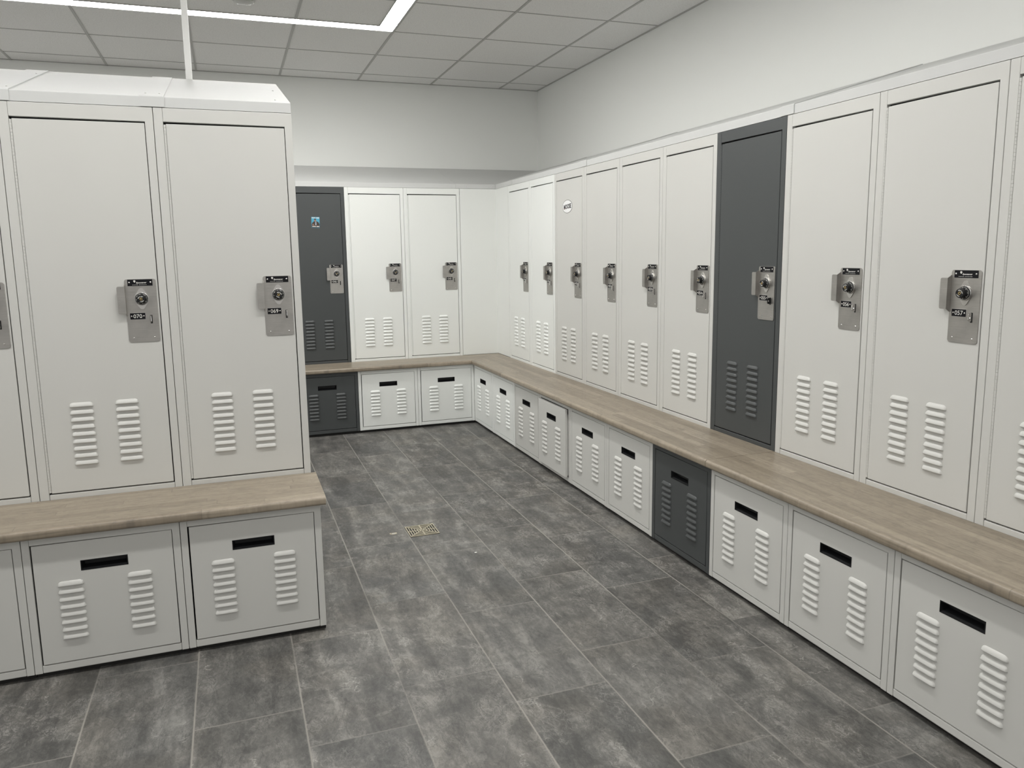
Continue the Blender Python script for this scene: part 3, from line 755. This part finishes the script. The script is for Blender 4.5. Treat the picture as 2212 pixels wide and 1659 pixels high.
def picture():
    t = empty('picture_magnet', (0.641, YB-0.0012, 1.5865), 0, 'small blue picture of a dark-suited person on the charcoal locker', 'magnet')
    t.rotation_euler = (0, math.radians(1.5), 0)
    w, h = 0.030, 0.040
    bm = bmesh.new(); box(bm, -w, w, -0.0010, 0, -h, h); obj('card', mesh('card', bm, BLUE), t)
    bm = bmesh.new()   # seated figure in a dark jacket
    prism(bm, [(-0.029, -0.0385), (0.029, -0.0385), (0.029, -0.012), (0.024, -0.001), (0.012, 0.007), (-0.002, 0.010), (-0.014, 0.006), (-0.023, -0.002), (-0.028, -0.014)], -0.0013, -0.0009, mat=0)
    prism(bm, [(-0.002, -0.020), (0.006, -0.020), (0.005, 0.006), (0.0, 0.006)], -0.0015, -0.0012, mat=2)
    prism(bm, [(-0.003+0.0075*math.cos(2*PI*k/20), 0.0155+0.0105*math.sin(2*PI*k/20)) for k in range(20)], -0.0016, -0.0012, mat=1)
    prism(bm, [(-0.0035+0.0082*math.cos(a), 0.0185+0.0095*math.sin(a)) for a in [PI*k/12 for k in range(13)]], -0.0017, -0.0013, mat=0)
    prism(bm, [(-0.018+0.006*math.cos(2*PI*k/12), -0.017+0.005*math.sin(2*PI*k/12)) for k in range(12)], -0.0016, -0.0012, mat=1)
    obj('printed_figure', mesh('printed_figure', bm, [BROWN, SKIN, SHIRT]), t)
    bm = bmesh.new(); rnd = random.Random(3)
    for z, x0, x1 in ((0.0335, -0.027, 0.027), (-0.0300, -0.024, 0.028)):
        x = x0
        while x < x1:
            l = rnd.uniform(0.0028, 0.0040)
            if abs(x-0.004) > 0.0025: box(bm, x, min(x+l, x1), -0.0016, -0.0012, z-0.0033, z+0.0033)
            x += l + 0.0009
    obj('caption', mesh('caption', bm, PRINT), t)
picture()

# ------------------------------------------------------------------ the pole behind the near bank
bm = bmesh.new(); box(bm, -0.013, 0.013, -0.013, 0.013, 0.0, ZC-0.0005, 0.002)
p = obj('power_pole', mesh('power_pole', bm, POLE), None, (-0.1045, YL+hl+0.016, 0)); tag(p, 'thin square white pole rising from behind the near lockers to the ceiling', 'pole')

# ------------------------------------------------------------------ floor things
def drain():
    cx, cy, s = 0.810, 3.536, 0.0715
    t = empty('floor_drain', (cx, cy, 0.0), 0, 'small square nickel floor drain grate in the aisle', 'drain')
    bm = bmesh.new(); box(bm, -s, s, -s, s, 0.0004, 0.0012); obj('drain_body', mesh('drain_body', bm, BLACK), t)
    bm = bmesh.new(); z0, z1 = 0.0010, 0.0036
    w = 0.0050; n = 6
    for k in range(n):
        a = s*(1 - k/n); ww = w*(1.0 if k == 0 else 0.9)
        for sx in (-1, 1):
            x0, x1 = sorted((sx*a, sx*(a-ww))); box(bm, x0, x1, -a, a, z0, z1)
            box(bm, -a, a, x0, x1, z0, z1)
    for ang in (PI/4, -PI/4, 0, PI/2):
        l = s*(1.40 if abs(abs(ang)-PI/4) < 0.01 else 0.98); tb = bmesh.new()
        bmesh.ops.create_cube(tb, size=1.0)
        absorb(bm, tb, 0, Matrix.Translation((0, 0, (z0+z1)/2)) @ Matrix.Rotation(ang, 4, 'Z') @ Matrix.Diagonal((2*l, 0.0052 if l > s else 0.006, z1-z0+0.0002, 1)))
    obj('grate', mesh('grate', bm, NICKEL), t)
drain()
bm = bmesh.new(); prism_z(bm, [(0.018*math.cos(a)*(1+0.15*math.sin(3*a)), 0.0125*math.sin(a)*(1+0.1*math.cos(2*a))) for a in [2*PI*k/16 for k in range(16)]], 0.0002, 0.0012)
box(bm, -0.011, 0.008, 0.0005, 0.0055, 0.0011, 0.0014, mat=1)  # black strip paints the shadow inside the chip
box(bm, -0.008, 0.009, -0.007, -0.0015, 0.0011, 0.0026, mat=2)
o = obj('tile_chip', mesh('tile_chip', bm, [CHIPM, BLACK, SCRAP])); o.location = (0.670, 3.545, 0); tag(o, 'tiny beige oval plug in the floor just left of the drain', 'chip')  # chip in a floor tile, beige where it is broken
bm = bmesh.new(); prism_z(bm, [(-0.006, -0.003), (0.002, -0.005), (0.007, 0.0), (0.003, 0.004), (-0.004, 0.003)], 0.0003, 0.0016)
o = obj('paper_scrap', mesh('paper_scrap', bm, SCRAP)); o.location = (0.97, 3.17, 0); tag(o, 'tiny white paper scrap on the floor tiles near the drain', 'scrap')

# ------------------------------------------------------------------ room shell
def plane(name, pts, mat):
    bm = bmesh.new(); bm.faces.new([bm.verts.new(p) for p in pts]); return struct(name, mesh(name, bm, mat))
T = 0.12
def slab(name, x0, x1, y0, y1, z0, z1, mat):
    bm = bmesh.new(); box(bm, x0, x1, y0, y1, z0, z1); return struct(name, mesh(name, bm, mat))
slab('floor', XLW-T, XW+T, YFW-T, YW+T, -T, 0, FLOOR)
slab('ceiling', XLW-T, XW+T, YFW-T, YW+T, ZC+0.0, ZC+T, CEIL)
slab('wall_back', XLW-T, XW+T, YW, YW+T, 0, ZC, WALL)
slab('wall_right', XW, XW+T, YFW, YW, 0, ZC, WALL)
# suspended ceiling T-bars
GX, GY, P_ = 1.1055, 5.180, 0.6200
bm = bmesh.new()
k = math.ceil((XLW-GX)/P_)
while GX + k*P_ < XW:
    x = GX + k*P_; box(bm, x-0.0075, x+0.0075, YFW, YW, ZC-0.0040, ZC+0.001); k += 1
k = math.ceil((YFW-GY)/(P_*0.992))
while GY + k*P_*0.992 < YW:
    y = GY + k*P_*0.992; box(bm, XLW, XW, y-0.005, y+0.005, ZC-0.0025, ZC+0.001); k += 1
box(bm, XW-0.014, XW, YFW, YW, ZC-0.004, ZC); box(bm, XLW, XW, YW-0.014, YW, ZC-0.004, ZC)
struct('trim_1', mesh('trim_1', bm, GRID))

# linear recessed lights: a rectangle over the aisles and a straight run on towards the near end
def ring(bm, x0, x1, y0, y1, w, z0, z1, ox, oy):
    for a in ((x0, x1, y1-w, y1), (x0, x1, y0, y0+w), (x0, x0+w, y0+w, y1-w), (x1-w, x1, y0+w, y1-w)):
        box(bm, a[0]-ox, a[1]-ox, a[2]-oy, a[3]-oy, z0, z1)
lx0, lx1, ly0, ly1, lw = -2.62, 1.099, 1.905, 5.172, 0.105
def loop_light():
    ox, oy = (lx0+lx1)/2, (ly0+ly1)/2
    t = empty('linear_ceiling_light', (ox, oy, ZC-0.006), 0, 'long thin glowing linear light turning a corner in the ceiling', 'light')
    bm = bmesh.new(); ring(bm, lx0, lx1, ly0, ly1, 0.004, 0.0, 0.0065, ox, oy); ring(bm, lx0+lw-0.004, lx1-lw+0.004, ly0+lw-0.004, ly1-lw+0.004, 0.004, 0.0, 0.0065, ox, oy)
    obj('light_frame', mesh('light_frame', bm, GRID), t)
    bm = bmesh.new(); ring(bm, lx0+0.004, lx1-0.004, ly0+0.004, ly1-0.004, lw-0.008, 0.0015, 0.0055, ox, oy)
    obj('light_diffuser', mesh('light_diffuser', bm, LAMP), t)
def run_light(x, y0, y1):
    oy = (y0+y1)/2; h = (y1-y0)/2
    t = empty('linear_ceiling_light', (x, oy, ZC-0.006), 0, 'straight linear ceiling light above the near end of the aisle', 'light')
    bm = bmesh.new()
    for sx in (-1, 1): a, b = sorted((sx*lw/2, sx*(lw/2-0.004))); box(bm, a, b, -h, h, 0.0, 0.0065)
    obj('light_frame', mesh('light_frame', bm, GRID), t)
    bm = bmesh.new(); box(bm, -lw/2+0.004, lw/2-0.004, -h, h, 0.0015, 0.0055)
    obj('light_diffuser', mesh('light_diffuser', bm, LAMP), t)
loop_light(); run_light(lx1-lw/2, -1.9, 0.75)
bm = bmesh.new()
lathe(bm, [(0.050, 0.0), (0.050, 0.006), (0.057, 0.008), (0.057, 0.017), (0.052, 0.020), (0, 0.021)], 0, 0, 36)
t = bmesh.new(); absorb(t, bm, 0, Matrix.Rotation(PI/2, 4, 'X'))
o = obj('sprinkler_cover', mesh('sprinkler_cover', t, plain('sprinkler_white', (0.50, 0.50, 0.48), 0.4))); o.location = (0.176, 4.79, ZC)
tag(o, 'round flat sprinkler cover on the ceiling inside the light strip corner', 'sprinkler')

# ------------------------------------------------------------------ world, camera, view
w = bpy.data.worlds.new('room_world'); scene.world = w; w.use_nodes = True
w.node_tree.nodes['Background'].inputs[0].default_value = (1.0, 0.985, 0.96, 1); w.node_tree.nodes['Background'].inputs[1].default_value = 0.26
cam = bpy.data.cameras.new('camera'); co = bpy.data.objects.new('camera', cam); COL.objects.link(co)
R = ((0.9408941965272417, 0.3324044860759891, 0.06500283515288961), (-0.33836471776125765, 0.9310332683760745, 0.13669810149123807), (-0.015080739892347612, -0.15061311633958685, 0.9884777491025164))
M = Matrix(((R[0][0], R[0][2], -R[0][1], 0), (R[1][0], R[1][2], -R[1][1], 0), (R[2][0], R[2][2], -R[2][1], 1.3413), (0, 0, 0, 1)))
co.matrix_world = M
cam.sensor_fit = 'HORIZONTAL'; cam.sensor_width = 36.0; cam.lens = 1658.334*36/2212
cam.shift_x = (1106-1094.108)/2212; cam.shift_y = (797.889-829.5)/2212
cam.clip_start = 0.05; cam.clip_end = 100
scene.camera = co
vs = scene.view_settings; scene.display_settings.display_device = 'sRGB'
vs.view_transform = 'Standard'; vs.look = 'None'; vs.gamma = 1.0; vs.use_curve_mapping = False; vs.exposure = 1.25
